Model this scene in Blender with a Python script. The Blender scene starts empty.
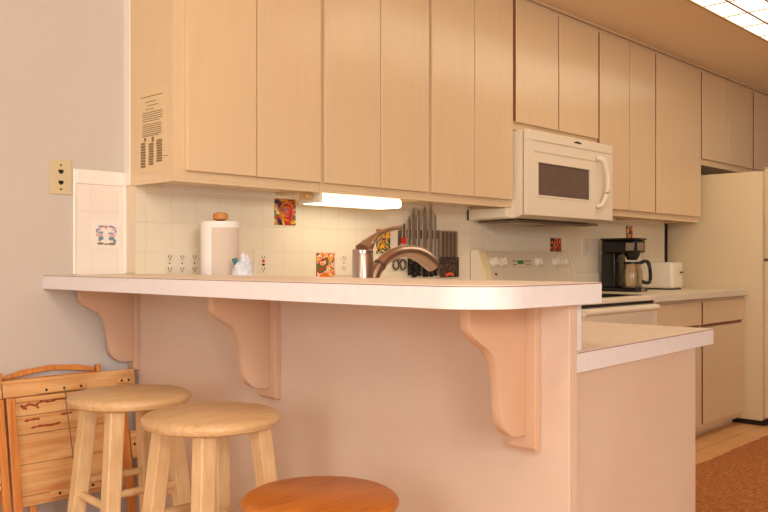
import bpy, bmesh, math, random
from mathutils import Vector, Matrix
random.seed(7)
S = bpy.context.scene
COL = S.collection

# ------------------------------------------------------------------ camera
cam_d = bpy.data.cameras.new('camera')
cam = bpy.data.objects.new('camera', cam_d); COL.objects.link(cam)
cam.location = (-1.612, -2.804, 1.1136)
cam.rotation_euler = (math.radians(90), 0, math.radians(-46.26))
cam_d.sensor_width = 36.0
cam_d.lens = 839.3/768*36
cam_d.shift_y = 5.3/768
cam_d.clip_start = 0.05
S.camera = cam

# ------------------------------------------------------------------ world, lights, exposure
S.view_settings.view_transform = 'Standard'
S.view_settings.look = 'None'
S.view_settings.gamma = 1
S.view_settings.use_curve_mapping = False
S.view_settings.exposure = 0.07
W = bpy.data.worlds.new('world'); S.world = W; W.use_nodes = True
W.node_tree.nodes['Background'].inputs[0].default_value = (1.0, 0.9, 0.8, 1)
W.node_tree.nodes['Background'].inputs[1].default_value = 0.3

def area(name, loc, target, sx, sy, power, color):
    d = bpy.data.lights.new(name, 'AREA'); d.shape = 'RECTANGLE'; d.size = sx; d.size_y = sy
    d.energy = power; d.color = color
    o = bpy.data.objects.new(name, d); COL.objects.link(o); o.location = loc
    o.rotation_euler = (Vector(target)-Vector(loc)).to_track_quat('-Z', 'Y').to_euler()
    return o
area('window_daylight', (-3.3, -7.3, 1.7), (0.2, -0.7, 0.9), 3.4, 1.7, 225, (0.82, 0.92, 1.0))
area('side_fill', (-3.9, -2.3, 1.35), (0.0, -0.9, 0.8), 1.8, 1.5, 52, (0.90, 0.95, 1.0))  # added fill from the left to lift the peninsula panel; no window built
area('high_front_fill', (-1.8, -5.0, 2.44), (-0.2, -1.2, 0.8), 0.9, 0.9, 72, (1.0, 0.96, 0.90))  # added unseen overhead fill, so the bar top shades the corbels
area('dining_lamp', (-1.35, -2.2, 2.34), (0.0, -0.8, 1.0), 0.4, 0.4, 10, (1.0, 0.92, 0.76))
area('kitchen_ceiling_light', (2.7, -1.4, 2.44), (2.7, -1.4, 0), 2.4, 0.8, 6, (1.0, 0.72, 0.42))
area('under_cabinet_glow', (0.87, -0.235, 1.338), (0.87, -0.12, 0.9), 0.42, 0.07, 0.25, (1.0, 0.93, 0.70))

# ------------------------------------------------------------------ helpers: materials
def srgb(r, g, b):
    f = lambda c: (c/255/12.92) if c/255 <= .04045 else ((c/255+.055)/1.055)**2.4
    return (f(r), f(g), f(b), 1)
def mat(name, col, rough=.5, metal=0, spec=.5, var=None, scale=(1, 1, 1), nscale=5, detail=3, bump=0, emit=None, estr=0, alpha=1, trans=0, coat=0):
    m = bpy.data.materials.new(name); m.use_nodes = True
    nt = m.node_tree; b = nt.nodes['Principled BSDF']
    b.inputs['Base Color'].default_value = col; b.inputs['Roughness'].default_value = rough
    b.inputs['Metallic'].default_value = metal; b.inputs['Specular IOR Level'].default_value = spec
    b.inputs['Alpha'].default_value = alpha; b.inputs['Transmission Weight'].default_value = trans
    b.inputs['Coat Weight'].default_value = coat
    if emit: b.inputs['Emission Color'].default_value = emit; b.inputs['Emission Strength'].default_value = estr
    if var or bump:
        tc = nt.nodes.new('ShaderNodeTexCoord'); mp = nt.nodes.new('ShaderNodeMapping'); nz = nt.nodes.new('ShaderNodeTexNoise')
        mp.inputs['Scale'].default_value = scale; nz.inputs['Scale'].default_value = nscale; nz.inputs['Detail'].default_value = detail
        nt.links.new(tc.outputs['Object'], mp.inputs[0]); nt.links.new(mp.outputs[0], nz.inputs['Vector'])
        if var:
            r = nt.nodes.new('ShaderNodeValToRGB'); r.color_ramp.elements[0].color = col; r.color_ramp.elements[1].color = var
            r.color_ramp.elements[0].position = .35; r.color_ramp.elements[1].position = .68
            nt.links.new(nz.outputs['Fac'], r.inputs[0]); nt.links.new(r.outputs[0], b.inputs['Base Color'])
        if bump:
            bp = nt.nodes.new('ShaderNodeBump'); bp.inputs['Strength'].default_value = bump; bp.inputs['Distance'].default_value = .002
            nt.links.new(nz.outputs['Fac'], bp.inputs['Height']); nt.links.new(bp.outputs[0], b.inputs['Normal'])
    return m
def wood(name, light, dark, axis='Z', rough=.45, knots=0.0, ns=7):
    """plank-like grain stretched along one axis, with a slower tone drift"""
    m = bpy.data.materials.new(name); m.use_nodes = True
    nt = m.node_tree; N = nt.nodes; L = nt.links; b = N['Principled BSDF']; b.inputs['Roughness'].default_value = rough
    tc = N.new('ShaderNodeTexCoord'); mp = N.new('ShaderNodeMapping')
    s = {'X': (1, 14, 14), 'Y': (14, 1, 14), 'Z': (14, 14, 1)}[axis]; mp.inputs['Scale'].default_value = s
    n1 = N.new('ShaderNodeTexNoise'); n1.inputs['Scale'].default_value = ns; n1.inputs['Detail'].default_value = 5; n1.inputs['Distortion'].default_value = .6
    n2 = N.new('ShaderNodeTexNoise'); n2.inputs['Scale'].default_value = 5; n2.inputs['Detail'].default_value = 1
    L.new(tc.outputs['Object'], mp.inputs[0]); L.new(mp.outputs[0], n1.inputs['Vector']); L.new(tc.outputs['Object'], n2.inputs['Vector'])
    r1 = N.new('ShaderNodeValToRGB'); r1.color_ramp.elements[0].color = dark; r1.color_ramp.elements[1].color = light
    r1.color_ramp.elements[0].position = .30; r1.color_ramp.elements[1].position = .62
    L.new(n1.outputs['Fac'], r1.inputs[0])
    mx = N.new('ShaderNodeMix'); mx.data_type = 'RGBA'; mx.blend_type = 'MULTIPLY'
    r2 = N.new('ShaderNodeValToRGB'); r2.color_ramp.elements[0].color = (.78, .70, .62, 1); r2.color_ramp.elements[1].color = (1, 1, 1, 1)
    r2.color_ramp.elements[0].position = .38; r2.color_ramp.elements[1].position = .6
    L.new(n2.outputs['Fac'], r2.inputs[0]); mx.inputs[0].default_value = .6
    L.new(r1.outputs[0], mx.inputs[6]); L.new(r2.outputs[0], mx.inputs[7]); L.new(mx.outputs[2], b.inputs['Base Color'])
    return m
def tile_mat(name, tile, grout, size, ax, off=(0, 0), rough=.25, mortar=.02, var=None):
    m = bpy.data.materials.new(name); m.use_nodes = True
    nt = m.node_tree; N = nt.nodes; L = nt.links; b = N['Principled BSDF']; b.inputs['Roughness'].default_value = rough
    tc = N.new('ShaderNodeTexCoord'); sp = N.new('ShaderNodeSeparateXYZ'); cb = N.new('ShaderNodeCombineXYZ'); mp = N.new('ShaderNodeMapping')
    L.new(tc.outputs['Object'], sp.inputs[0]); L.new(sp.outputs[ax[0]], cb.inputs[0]); L.new(sp.outputs[ax[1]], cb.inputs[1])
    L.new(cb.outputs[0], mp.inputs[0]); mp.inputs['Location'].default_value = (off[0], off[1], 0)
    br = N.new('ShaderNodeTexBrick'); br.offset = 0; br.squash = 1
    br.inputs['Scale'].default_value = 1; br.inputs['Brick Width'].default_value = size; br.inputs['Row Height'].default_value = size
    br.inputs['Mortar Size'].default_value = size*mortar; br.inputs['Mortar Smooth'].default_value = .3; br.inputs['Bias'].default_value = 0
    br.inputs['Color1'].default_value = tile; br.inputs['Color2'].default_value = var or tile; br.inputs['Mortar'].default_value = grout
    L.new(mp.outputs[0], br.inputs['Vector']); L.new(br.outputs['Color'], b.inputs['Base Color'])
    bp = N.new('ShaderNodeBump'); bp.invert = True; bp.inputs['Strength'].default_value = .4; bp.inputs['Distance'].default_value = .002
    L.new(br.outputs['Fac'], bp.inputs['Height']); L.new(bp.outputs[0], b.inputs['Normal'])
    return m
def art_mat(name, cols, scale, seedz):
    m = bpy.data.materials.new(name); m.use_nodes = True
    nt = m.node_tree; N = nt.nodes; L = nt.links; b = N['Principled BSDF']; b.inputs['Roughness'].default_value = .25
    tc = N.new('ShaderNodeTexCoord'); mp = N.new('ShaderNodeMapping'); mp.inputs['Location'].default_value = (seedz, seedz*2, seedz)
    nz = N.new('ShaderNodeTexNoise'); nz.inputs['Scale'].default_value = scale; nz.inputs['Detail'].default_value = 1; nz.inputs['Distortion'].default_value = 2.0
    L.new(tc.outputs['Object'], mp.inputs[0]); L.new(mp.outputs[0], nz.inputs['Vector'])
    r = N.new('ShaderNodeValToRGB'); r.color_ramp.interpolation = 'CONSTANT'; e = r.color_ramp.elements
    e[0].position = 0; e[0].color = cols[0]; e[1].position = .36; e[1].color = cols[1]
    p = .36
    for c in cols[2:]:
        p += .28/(len(cols)-2); q = e.new(p); q.color = c
    L.new(nz.outputs['Fac'], r.inputs[0]); L.new(r.outputs[0], b.inputs['Base Color'])
    return m

M = {}
M['wall'] = mat('wall_paint', srgb(208, 197, 186), .85, var=srgb(205, 193, 181), nscale=2)
M['ceil'] = mat('ceiling_paint', srgb(250, 228, 198), .9)
M['cab'] = mat('cabinet_laminate', srgb(232, 203, 164), .20, var=srgb(230, 200, 160), scale=(6, 6, .6), nscale=6, detail=3, spec=.5)
M['cabin'] = mat('cabinet_inside', srgb(96, 60, 42), .8)
M['gapline'] = mat('cabinet_shadow_strip', srgb(150, 96, 64), .7)  # brown that stands in for the shade in cabinet gaps
M['pen'] = mat('peninsula_laminate', srgb(223, 198, 178), .5, var=srgb(219, 192, 170), scale=(1, 1, 1), nscale=4, detail=4)
M['corbshade'] = mat('corbel_laminate_shaded', srgb(218, 180, 150), .5, var=srgb(213, 173, 141), nscale=4)  # tanner than the peninsula laminate; corbel shading is put into the colour
M['lam'] = mat('white_laminate', srgb(237, 232, 232), .35, var=srgb(234, 228, 227), nscale=40)
M['lamtop'] = mat('white_laminate_top', srgb(244, 230, 214), .42, var=srgb(236, 220, 202), nscale=60)
M['lamback'] = mat('cream_laminate', srgb(232, 220, 196), .4)
M['seam'] = mat('laminate_seam', srgb(150, 96, 76), .6)
M['tile'] = tile_mat('backsplash_tile', srgb(240, 226, 200), srgb(233, 218, 191), .1065, (0, 2), (.005, .022))
M['tilel'] = tile_mat('side_tile', srgb(246, 234, 220), srgb(241, 228, 213), .1025, (0, 2), (.083, .0435))
M['tileplain'] = mat('bullnose_tile', srgb(248, 238, 226), .25)
M['jog'] = mat('tile_edge', srgb(234, 212, 184), .4)
M['floor'] = tile_mat('floor_tile', srgb(234, 184, 126), srgb(186, 136, 92), .33, (0, 1), (.1, .06), rough=.4, mortar=.012, var=srgb(226, 172, 112))
M['white'] = mat('appliance_white', srgb(240, 226, 202), .3)
M['white2'] = mat('appliance_trim', srgb(212, 196, 170), .35)
M['guard'] = mat('range_panel', srgb(226, 208, 180), .35)
M['cream'] = mat('appliance_cream', srgb(238, 220, 170), .35)
M['black'] = mat('black_plastic', srgb(18, 15, 14), .25)
M['dark'] = mat('dark_gap', srgb(30, 22, 18), .6)
M['glassdark'] = mat('oven_window', srgb(112, 92, 80), .2, var=srgb(104, 86, 74), nscale=20)
M['cooktop'] = mat('black_cooktop_glass', srgb(30, 22, 20), .12)
M['green'] = mat('clock_display', srgb(16, 50, 26), .3, emit=srgb(20, 140, 50), estr=.25)
M['fridge'] = mat('fridge_enamel', srgb(228, 206, 168), .45, bump=.05, nscale=200)
M['steel'] = mat('brushed_nickel', srgb(190, 172, 160), .28, metal=1)
M['steel2'] = mat('knife_steel', srgb(176, 160, 142), .35, metal=.85)
M['steeldark'] = mat('dark_steel', srgb(118, 98, 80), .4, metal=.6)
M['chrome'] = mat('chrome', srgb(205, 200, 195), .12, metal=1)
M['paper'] = mat('paper_towel', srgb(250, 244, 236), .9, bump=.4, nscale=120)
M['papershade'] = mat('paper_towel_shaded', srgb(226, 206, 186), .9, bump=.5, nscale=90)  # darker copy of the towel paper, with its shade in the colour
M['wooden'] = mat('finial_wood', srgb(206, 132, 64), .4)
M['bag'] = mat('white_plastic_bag', srgb(248, 246, 246), .35, var=srgb(206, 214, 230), nscale=30)
M['teal'] = mat('teal_plastic', srgb(60, 128, 124), .4)
M['plate'] = mat('outlet_plate', srgb(238, 224, 200), .35)
M['platetan'] = mat('ivory_plate', srgb(214, 196, 156), .4)
M['red'] = mat('red_plastic', srgb(214, 40, 30), .35)
M['diff'] = mat('lit_diffuser', srgb(255, 250, 235), .4, emit=(1, .91, .74, 1), estr=1.4)
M['ucdiff'] = mat('tube_diffuser', srgb(255, 250, 235), .4, emit=(1, .93, .72, 1), estr=1.8)
M['mull'] = mat('light_frame_wood', srgb(120, 84, 72), .6)
M['grid'] = mat('light_grid', srgb(190, 160, 110), .6)
M['pine'] = wood('pine', srgb(236, 190, 130), srgb(222, 160, 92), 'Z')
M['pinex'] = wood('pine_across', srgb(238, 190, 126), srgb(216, 148, 80), 'X', ns=4)
M['stool'] = wood('natural_stool_wood', srgb(232, 198, 150), srgb(222, 182, 130), 'Z')
M['stoolseat'] = wood('natural_seat_wood', srgb(222, 186, 138), srgb(206, 164, 114), 'X', rough=.4)
M['orange'] = wood('amber_stool_wood', srgb(202, 120, 36), srgb(178, 94, 24), 'X', rough=.35)
M['orangeleg'] = wood('amber_leg_wood', srgb(206, 130, 52), srgb(190, 108, 38), 'Z', rough=.35)
M['traywood'] = wood('tray_table_wood', srgb(236, 188, 128), srgb(214, 144, 80), 'X', ns=3)
M['traywoodz'] = wood('tray_leg_wood', srgb(226, 150, 74), srgb(204, 116, 48), 'Z')
M['knot'] = mat('wood_crack', srgb(168, 78, 34), .7)
M['label'] = mat('sticker_film', srgb(232, 204, 158), .4)
M['ink'] = mat('sticker_ink', srgb(138, 108, 82), .6)
M['glass'] = mat('carafe_glass', srgb(235, 225, 210), .05, trans=1, spec=.5)
M['coffee'] = mat('dark_coffee', srgb(52, 26, 14), .2)
M['wirem'] = mat('grey_wire', srgb(120, 112, 96), .4, metal=.7)

# ------------------------------------------------------------------ helpers: geometry (bmesh, all in world coordinates)
def nb(): return bmesh.new()
def box(bm, x0, x1, y0, y1, z0, z1, bev=0, seg=2, mtx=None):
    b = bmesh.new(); bmesh.ops.create_cube(b, size=1)
    bmesh.ops.scale(b, vec=(abs(x1-x0), abs(y1-y0), abs(z1-z0)), verts=b.verts)
    bmesh.ops.translate(b, vec=((x0+x1)/2, (y0+y1)/2, (z0+z1)/2), verts=b.verts)
    if bev: bmesh.ops.bevel(b, geom=b.edges[:], offset=bev, segments=seg, profile=.5, affect='EDGES')
    merge(bm, b, mtx); return bm
def merge(bm, b, mtx=None):
    if mtx is not None: bmesh.ops.transform(b, matrix=mtx, verts=b.verts)
    me = bpy.data.meshes.new('tmp'); b.to_mesh(me); b.free(); bm.from_mesh(me); bpy.data.meshes.remove(me)
def prism(bm, pts, axis, a, c, bev=0, seg=2, mtx=None):
    """pts: 2D outline; axis 'X','Y','Z' = extrusion axis from a to c"""
    b = bmesh.new()
    f = {'X': lambda p, t: (t, p[0], p[1]), 'Y': lambda p, t: (p[0], t, p[1]), 'Z': lambda p, t: (p[0], p[1], t)}[axis]
    v0 = [b.verts.new(f(p, a)) for p in pts]; v1 = [b.verts.new(f(p, c)) for p in pts]
    n = len(pts); caps = [b.faces.new(v0), b.faces.new(list(reversed(v1)))]
    for i in range(n): b.faces.new((v0[i], v1[i], v1[(i+1) % n], v0[(i+1) % n]))
    bmesh.ops.recalc_face_normals(b, faces=b.faces)
    if bev:
        es = [e for e in b.edges if any(fc in caps for fc in e.link_faces)]
        bmesh.ops.bevel(b, geom=es, offset=bev, segments=seg, profile=.5, affect='EDGES')
    merge(bm, b, mtx); return bm
def lathe(bm, prof, cx, cy, n=40, mtx=None):
    b = bmesh.new(); rings = []
    for r, z in prof:
        if r < 1e-5: rings.append([b.verts.new((cx, cy, z))])
        else: rings.append([b.verts.new((cx+r*math.cos(2*math.pi*i/n), cy+r*math.sin(2*math.pi*i/n), z)) for i in range(n)])
    for A, B in zip(rings, rings[1:]):
        for i in range(n):
            j = (i+1) % n
            if len(A) == 1 and len(B) == 1: continue
            if len(A) == 1: b.faces.new((A[0], B[i], B[j]))
            elif len(B) == 1: b.faces.new((A[i], A[j], B[0]))
            else: b.faces.new((A[i], A[j], B[j], B[i]))
    bmesh.ops.recalc_face_normals(b, faces=b.faces)
    merge(bm, b, mtx); return bm
def tube(bm, pts, rad, n=12, flat=1.0, up=(0, 0, 1)):
    """swept tube; rad: number or list; flat squashes along 'up'"""
    pts = [Vector(p) for p in pts]; b = bmesh.new(); rings = []
    if not isinstance(rad, (list, tuple)): rad = [rad]*len(pts)
    for i, p in enumerate(pts):
        t = (pts[min(i+1, len(pts)-1)]-pts[max(i-1, 0)]).normalized()
        u = Vector(up) if abs(t.dot(Vector(up))) < .97 else Vector((1, 0, 0))
        s = t.cross(u).normalized(); w = s.cross(t).normalized()
        rings.append([b.verts.new(p+s*rad[i]*math.cos(2*math.pi*k/n)+w*rad[i]*flat*math.sin(2*math.pi*k/n)) for k in range(n)])
    for A, B in zip(rings, rings[1:]):
        for k in range(n): b.faces.new((A[k], A[(k+1) % n], B[(k+1) % n], B[k]))
    b.faces.new(rings[0]); b.faces.new(list(reversed(rings[-1])))
    bmesh.ops.recalc_face_normals(b, faces=b.faces)
    merge(bm, b); return bm
def smooth_curve(pts, n=6):
    out = []; P = [Vector(p) for p in pts]
    for i in range(len(P)-1):
        p0 = P[max(i-1, 0)]; p1 = P[i]; p2 = P[i+1]; p3 = P[min(i+2, len(P)-1)]
        for k in range(n):
            t = k/n
            out.append(.5*((2*p1)+(p2-p0)*t+(2*p0-5*p1+4*p2-p3)*t*t+(3*p1-p0-3*p2+p3)*t**3))
    out.append(P[-1]); return out
def beam(bm, a, c, w, d, bev=.003, aligned=True):
    """square-section leg from a to c whose ends stay level (sheared box)"""
    b = bmesh.new(); bmesh.ops.create_cube(b, size=1)
    a = Vector(a); c = Vector(c)
    for v in b.verts:
        p = a if v.co.z < 0 else c
        v.co = Vector((p.x+v.co.x*w, p.y+v.co.y*d, p.z))
    if bev: bmesh.ops.bevel(b, geom=b.edges[:], offset=bev, segments=2, profile=.5, affect='EDGES')
    merge(bm, b); return bm
def obj(name, bm, m, parent=None, smooth=False):
    if parent is not None and parent.get('_o'):
        bmesh.ops.translate(bm, vec=-Vector(parent['_o']), verts=bm.verts)
    me = bpy.data.meshes.new(name); bm.to_mesh(me); bm.free()
    o = bpy.data.objects.new(name, me); COL.objects.link(o)
    me.materials.append(m)
    if smooth:
        for p in me.polygons: p.use_smooth = True
        try: me.set_sharp_from_angle(angle=math.radians(38))
        except Exception: pass
    if parent is not None:
        o.parent = parent
        if parent.get('_o'): o['_o'] = (0.0, 0.0, 0.0) if False else parent['_o']
    return o
def thing(name, label, cat, loc=(0, 0, 0), group=None, rot=(0, 0, 0)):
    o = bpy.data.objects.new(name, None); COL.objects.link(o)
    o.location = loc; o.rotation_euler = rot; o.empty_display_size = .05
    if rot == (0, 0, 0): o['_o'] = tuple(float(v) for v in loc)
    o['label'] = label; o['category'] = cat
    if group: o['group'] = group
    return o
def tag(o, label, cat, group=None):
    o['label'] = label; o['category'] = cat
    if group: o['group'] = group
    return o
def struct(name, bm, m, parent=None, smooth=False):
    o = obj(name, bm, m, parent, smooth)
    if parent is None: o['kind'] = 'structure'
    return o
def copy_tree(o, parent=None):
    c = o.copy(); COL.objects.link(c)
    if parent is not None: c.parent = parent
    for ch in [x for x in list(COL.objects) if x.parent is o]: copy_tree(ch, c)
    return c

# ------------------------------------------------------------------ structure
CZ = 2.485
struct('floor', box(nb(), -4.0, 6.4, -7.6, 0, -.06, 0), M['floor'])
struct('ceiling', box(nb(), -4.0, 6.4, -7.6, 0, CZ, CZ+.06), M['ceil'])
struct('wall_back', box(nb(), -4.0, 6.4, 0, .1, -.06, CZ+.06), M['wall'])
struct('wall_left', box(nb(), -4.1, -4.0, -7.6, .1, -.06, CZ+.06), M['wall'])
struct('wall_right', box(nb(), 6.4, 6.5, -7.6, .1, -.06, CZ+.06), M['wall'])
struct('wall_front', box(nb(), -4.0, 6.4, -7.7, -7.6, -.06, CZ+.06), M['wall'])
b = nb(); box(b, -.047, 4.182, -.07, 0, 1.0675, 1.40); box(b, .0135, 4.158, -.07, 0, 0, 1.0673); struct('wall_backsplash', b, M['tile'])
struct('trim_1', box(nb(), -.0495, -.0472, -.0705, -.001, 1.07, 1.399), M['jog'])
struct('trim_2', box(nb(), .063, 4.156, -.074, -.0702, 1.375, 1.399, .001), M['tileplain'])
b = nb(); box(b, -.90, -.10, -.014, -.0005, 0, .10, .002); struct('baseboard_back', b, M['wall'])
# tiled patch on the grey wall, with its art tile and bullnose border
b = nb(); box(b, -.240, -.060, -.008, -.0004, 1.0675, 1.385); pt = struct('trim_3', b, M['tilel'])
b = nb(); box(b, -.251, -.240, -.0085, -.0004, 1.0675, 1.437, .003); box(b, -.060, -.0475, -.0085, -.0004, 1.0675, 1.437, .003)
box(b, -.240, -.060, -.0085, -.0004, 1.3855, 1.437, .003); struct('trim_4', b, M['tileplain'])

# ------------------------------------------------------------------ peninsula
PX = -.02
pen = thing('peninsula_cabinet', 'pinkish laminate peninsula base with tall panel facing the stools', 'cabinet', (.3, -.9, 0))
b = nb(); box(b, PX, .012, -1.837, -.0006, 0, 1.0205, .0015); obj('back_panel', b, M['pen'], pen)
b = nb(); box(b, .0125, .050, -1.825, -.0708, .9145, 1.0205, .001); obj('bar_support_board', b, M['lam'], pen)
b = nb(); prism(b, [(.0125, -.0712), (.0125, -1.822), (.742, -1.786), (.742, -.0712)], 'Z', .0, .868); obj('end_panel', b, M['pen'], pen)
b = nb(); box(b, .7422, .748, -1.78, -.66, .1, .86, .001); fp = obj('door_front', b, M['cab'], pen)
# bar top: overhanging slab with rounded outer corner
def round_rect_bar(r, x0, x1, yend, inset=0):
    pts = [(x0+inset, -.0006-0), ]
    cx, cy = x0+r, yend+r
    for i in range(17):
        a = math.pi+i/16*math.pi/2
        pts.append((cx+(r-inset)*math.cos(a), cy+(r-inset)*math.sin(a)))
    pts.append((x1-inset, yend+inset)); pts.append((x1-inset, -.0715)); pts.append((.0125, -.0715)); pts.append((.0125, -.0006))
    return pts
bar = thing('bar_countertop', 'white laminate raised bar top with rounded corner above the stools', 'countertop', (-.15, -.9, 1.021))
R = .125
b = nb(); prism(b, round_rect_bar(R, -.356, .07, -1.864), 'Z', 1.021, 1.0655); obj('edge_band', b, M['lam'], bar, True)
b = nb(); prism(b, round_rect_bar(R, -.356, .07, -1.864, -.0004), 'Z', 1.0640, 1.0655); obj('seam', b, M['seam'], bar, True)
b = nb(); prism(b, round_rect_bar(R, -.356, .07, -1.864, .0008), 'Z', 1.0656, 1.067); obj('top_sheet', b, M['lamtop'], bar, True)
# lower counter
low = thing('lower_countertop', 'white laminate lower countertop beside and behind the raised bar', 'countertop', (.4, -.9, .869))
def lowpts(i): return [(.0505, -.0715), (.0505, -1.8255), (.013, -1.8255), (.013, -1.838+i), (.866-i, -1.787+i), (.866-i, -.645), (1.90, -.645), (1.90, -.0715)]
b = nb(); prism(b, lowpts(0), 'Z', .8685, .9125); obj('edge_band', b, M['lam'], low)
b = nb(); prism(b, lowpts(-.0004), 'Z', .9110, .9125); obj('seam', b, M['seam'], low)
b = nb(); prism(b, lowpts(.0008), 'Z', .9126, .914); obj('top_sheet', b, M['lamtop'], low)
# corbels: profiled board on a back plate
prof = [(-.245, 1.0205), (-.244, .985), (-.240, .970), (-.228, .957), (-.205, .943), (-.180, .930), (-.160, .910), (-.148, .885), (-.141, .855),
        (-.137, .815), (-.133, .785), (-.124, .765), (-.108, .750), (-.088, .740), (-.066, .738), (-.0425, .738), (-.0425, 1.0205)]
prof = [tuple(v) for v in [(p[0], p[1]) for p in smooth_curve([(a, 0, c) for a, c in prof[:-1]], 3) for p in [(p[0], p[2])]]] + [prof[-1]]
def corbel(y, label, dz=0, w0=.042, w1=.033):
    t = thing('corbel', label, 'corbel', (-.03, y, .70), 'curved brackets under the bar top')
    f = lambda z: 1.0205-(1.0205-z)*(1+dz)
    b = nb(); prism(b, [(p[0], f(p[1])) for p in prof], 'Y', y-.018, y+.009, .0025, 2); obj('scroll_board', b, M['corbshade'], t, True)
    b = nb(); prism(b, [(-.0425, 1.0205), (-.0425, f(.712)), (-.036, f(.704)), (-.0205, f(.704)), (-.0205, 1.0205)], 'Y', y-w0, y+w1, .002); obj('back_plate', b, M['corbshade'], t)
corbel(-.027, 'scrolled pinkish corbel nearest the grey wall', -.05, .024, .025)
corbel(-.812, 'scrolled pinkish corbel in the middle, right of the stools')
corbel(-1.722, 'scrolled pinkish corbel nearest the rounded end of the bar', .04)

# ------------------------------------------------------------------ wall cabinets
FY = -.325; DY = -.345; TOPZ = 2.47
def door(t, x0, x1, z0, z1, name='door', y0=None):
    y0 = FY if y0 is None else y0
    b = nb(); box(b, x0, x1, y0-.020, y0-.0008, z0, z1, .0028, 2)
    d = obj(name, b, M['cab'], t)
    if x0 > 1.92:
        b = nb(); box(b, x0-.0008, x0-.0001, y0-.0170, y0-.0010, z0+.003, z1-.003); obj('edge_band', b, M['gapline'], d)  # brown strip puts the shade of the door gap into colour
    return d
def wall_cab(x0, x1, z0, doors, dz, label, side=False):
    t = thing('wall_cabinet', label, 'cabinet', ((x0+x1)/2, -.2, z0), 'pale laminate wall cabinets')
    yb = -.0455 if side else -.0006
    if z0 < 1.40 and not side: yb = -.0745
    b = nb(); box(b, x0, x1-.0008, FY+.10, yb, z0+.012, TOPZ)
    box(b, x0, x0+.015, FY+.0202, FY+.0998, z0+.012, TOPZ); box(b, x1-.0158, x1-.0008, FY+.0202, FY+.0998, z0+.012, TOPZ)
    box(b, x0+.0152, x1-.016, FY+.0202, FY+.0998, z0+.012, z0+.024); box(b, x0+.0152, x1-.016, FY+.0202, FY+.0998, TOPZ-.02, TOPZ)
    obj('body', b, M['cab'], t)
    b = nb(); a0 = min(d[0] for d in doors)+.012; a1 = max(d[1] for d in doors)-.012
    box(b, x0, a0, FY, FY+.02, z0+.012, TOPZ); box(b, a1, x1-.0008, FY, FY+.02, z0+.012, TOPZ)
    box(b, a0, a1, FY, FY+.02, z0+.012, dz+.015); box(b, a0, a1, FY, FY+.02, 2.43, TOPZ)
    obj('face_frame', b, M['cab'], t)
    b = nb()   # recessed underside and lip of the face frame
    box(b, x0, x1-.0008, FY, FY+.02, z0, z0+.0118, .001); box(b, x0, x0+.015, FY+.0202, yb, z0, z0+.0118); box(b, x1-.0158, x1-.0008, FY+.0202, yb, z0, z0+.0118)
    obj('bottom_rail', b, M['cab'], t)
    for a, c in doors: door(t, a, c, dz, 2.448)
    return t
w1 = wall_cab(-.055, .610, 1.386, [(-.010, .2845), (.290, .600)], 1.424, 'wall cabinet nearest the grey wall, with the sticker on its side', True)
b = nb(); box(b, -.0575, -.030, -.0452, -.0006, 1.388, TOPZ, .001); obj('scribe_strip', b, M['tileplain'], w1)
b = nb(); box(b, -.055, .609, -.0452, -.0712, 1.400, 1.404); obj('hanging_rail', b, M['cab'], w1)
wall_cab(.611, 1.262, 1.386, [(.622, .935), (.941, 1.253)], 1.424, 'two-door wall cabinet above the lit under-cabinet lamp')
wall_cab(1.263, 1.9135, 1.386, [(1.272, 1.584), (1.591, 1.901)], 1.424, 'two-door wall cabinet directly left of the microwave')
wall_cab(1.9145, 2.7605, 1.785, [(1.928, 2.325), (2.335, 2.752)], 1.822, 'short two-door wall cabinet above the microwave')
wall_cab(2.7615, 3.4795, 1.386, [(2.770, 3.127), (3.135, 3.470)], 1.424, 'two-door wall cabinet just right of the microwave')
wall_cab(3.4805, 4.180, 1.386, [(3.488, 4.168)], 1.424, 'wide single-door wall cabinet above the toaster')
wall_cab(4.181, 5.155, 1.795, [(4.192, 4.652), (4.662, 5.140)], 1.838, 'short two-door cabinet above the refrigerator')
wall_cab(5.156, 6.10, 1.795, [(5.172, 5.62), (5.63, 6.08)], 1.838, 'last short cabinet at the right edge, past the refrigerator')
b = nb(); box(b, -.055, 6.10, FY-.016, FY-.001, 2.4705, CZ-.0005, .001); struct('trim_5', b, M['cab'])
b = nb(); box(b, -.055, 6.10, FY-.004, FY+.02, 2.4702, 2.4845); struct('trim_shade', b, M['gapline'])  # brown strip painted as the shadow line above the cabinets

# sticker on the cabinet side
st = thing('notice_sticker', 'clear notice sticker with small dark print on the cabinet side', 'sticker', (-.0553, -.2, 1.42))
b = nb(); box(b, -.0558, -.0553, -.290, -.105, 1.425, 1.725); obj('film', b, M['label'], st)
b = nb()
def ln(y0, y1, z, h=.0026): box(b, -.0562, -.0559, -y1, -y0, z, z+h)
ln(.115, .262, 1.690); ln(.150, .222, 1.671); ln(.160, .235, 1.658); ln(.150, .205, 1.646)
for i in range(5): ln(.132, .262 - (.02 if i == 4 else 0), 1.634-i*.0075)
for i in range(6): ln(.132, .256, 1.592-i*.0070)
ln(.132, .238, 1.552)
obj('print', b, M['ink'], st)
b = nb(); ln(.268, .294, 1.474); obj('small_print', b, M['ink'], st)
b = nb()
for y0, y1, z0, z1 in [(.118, .152, 1.444, 1.534), (.172, .206, 1.450, 1.528), (.222, .262, 1.458, 1.536)]:
    n = 9
    for i in range(n):
        zz = z0+(z1-z0)*i/n
        box(b, -.0562, -.0559, -y1+random.uniform(0, .004), -y0-random.uniform(0, .004), zz, zz+(z1-z0)/n*.8)
for y0 in (.122, .172): box(b, -.0562, -.0559, -y0-.034, -y0-.020, 1.536 if y0 < .15 else 1.530, 1.548)
obj('barcode', b, M['ink'], st)

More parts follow.
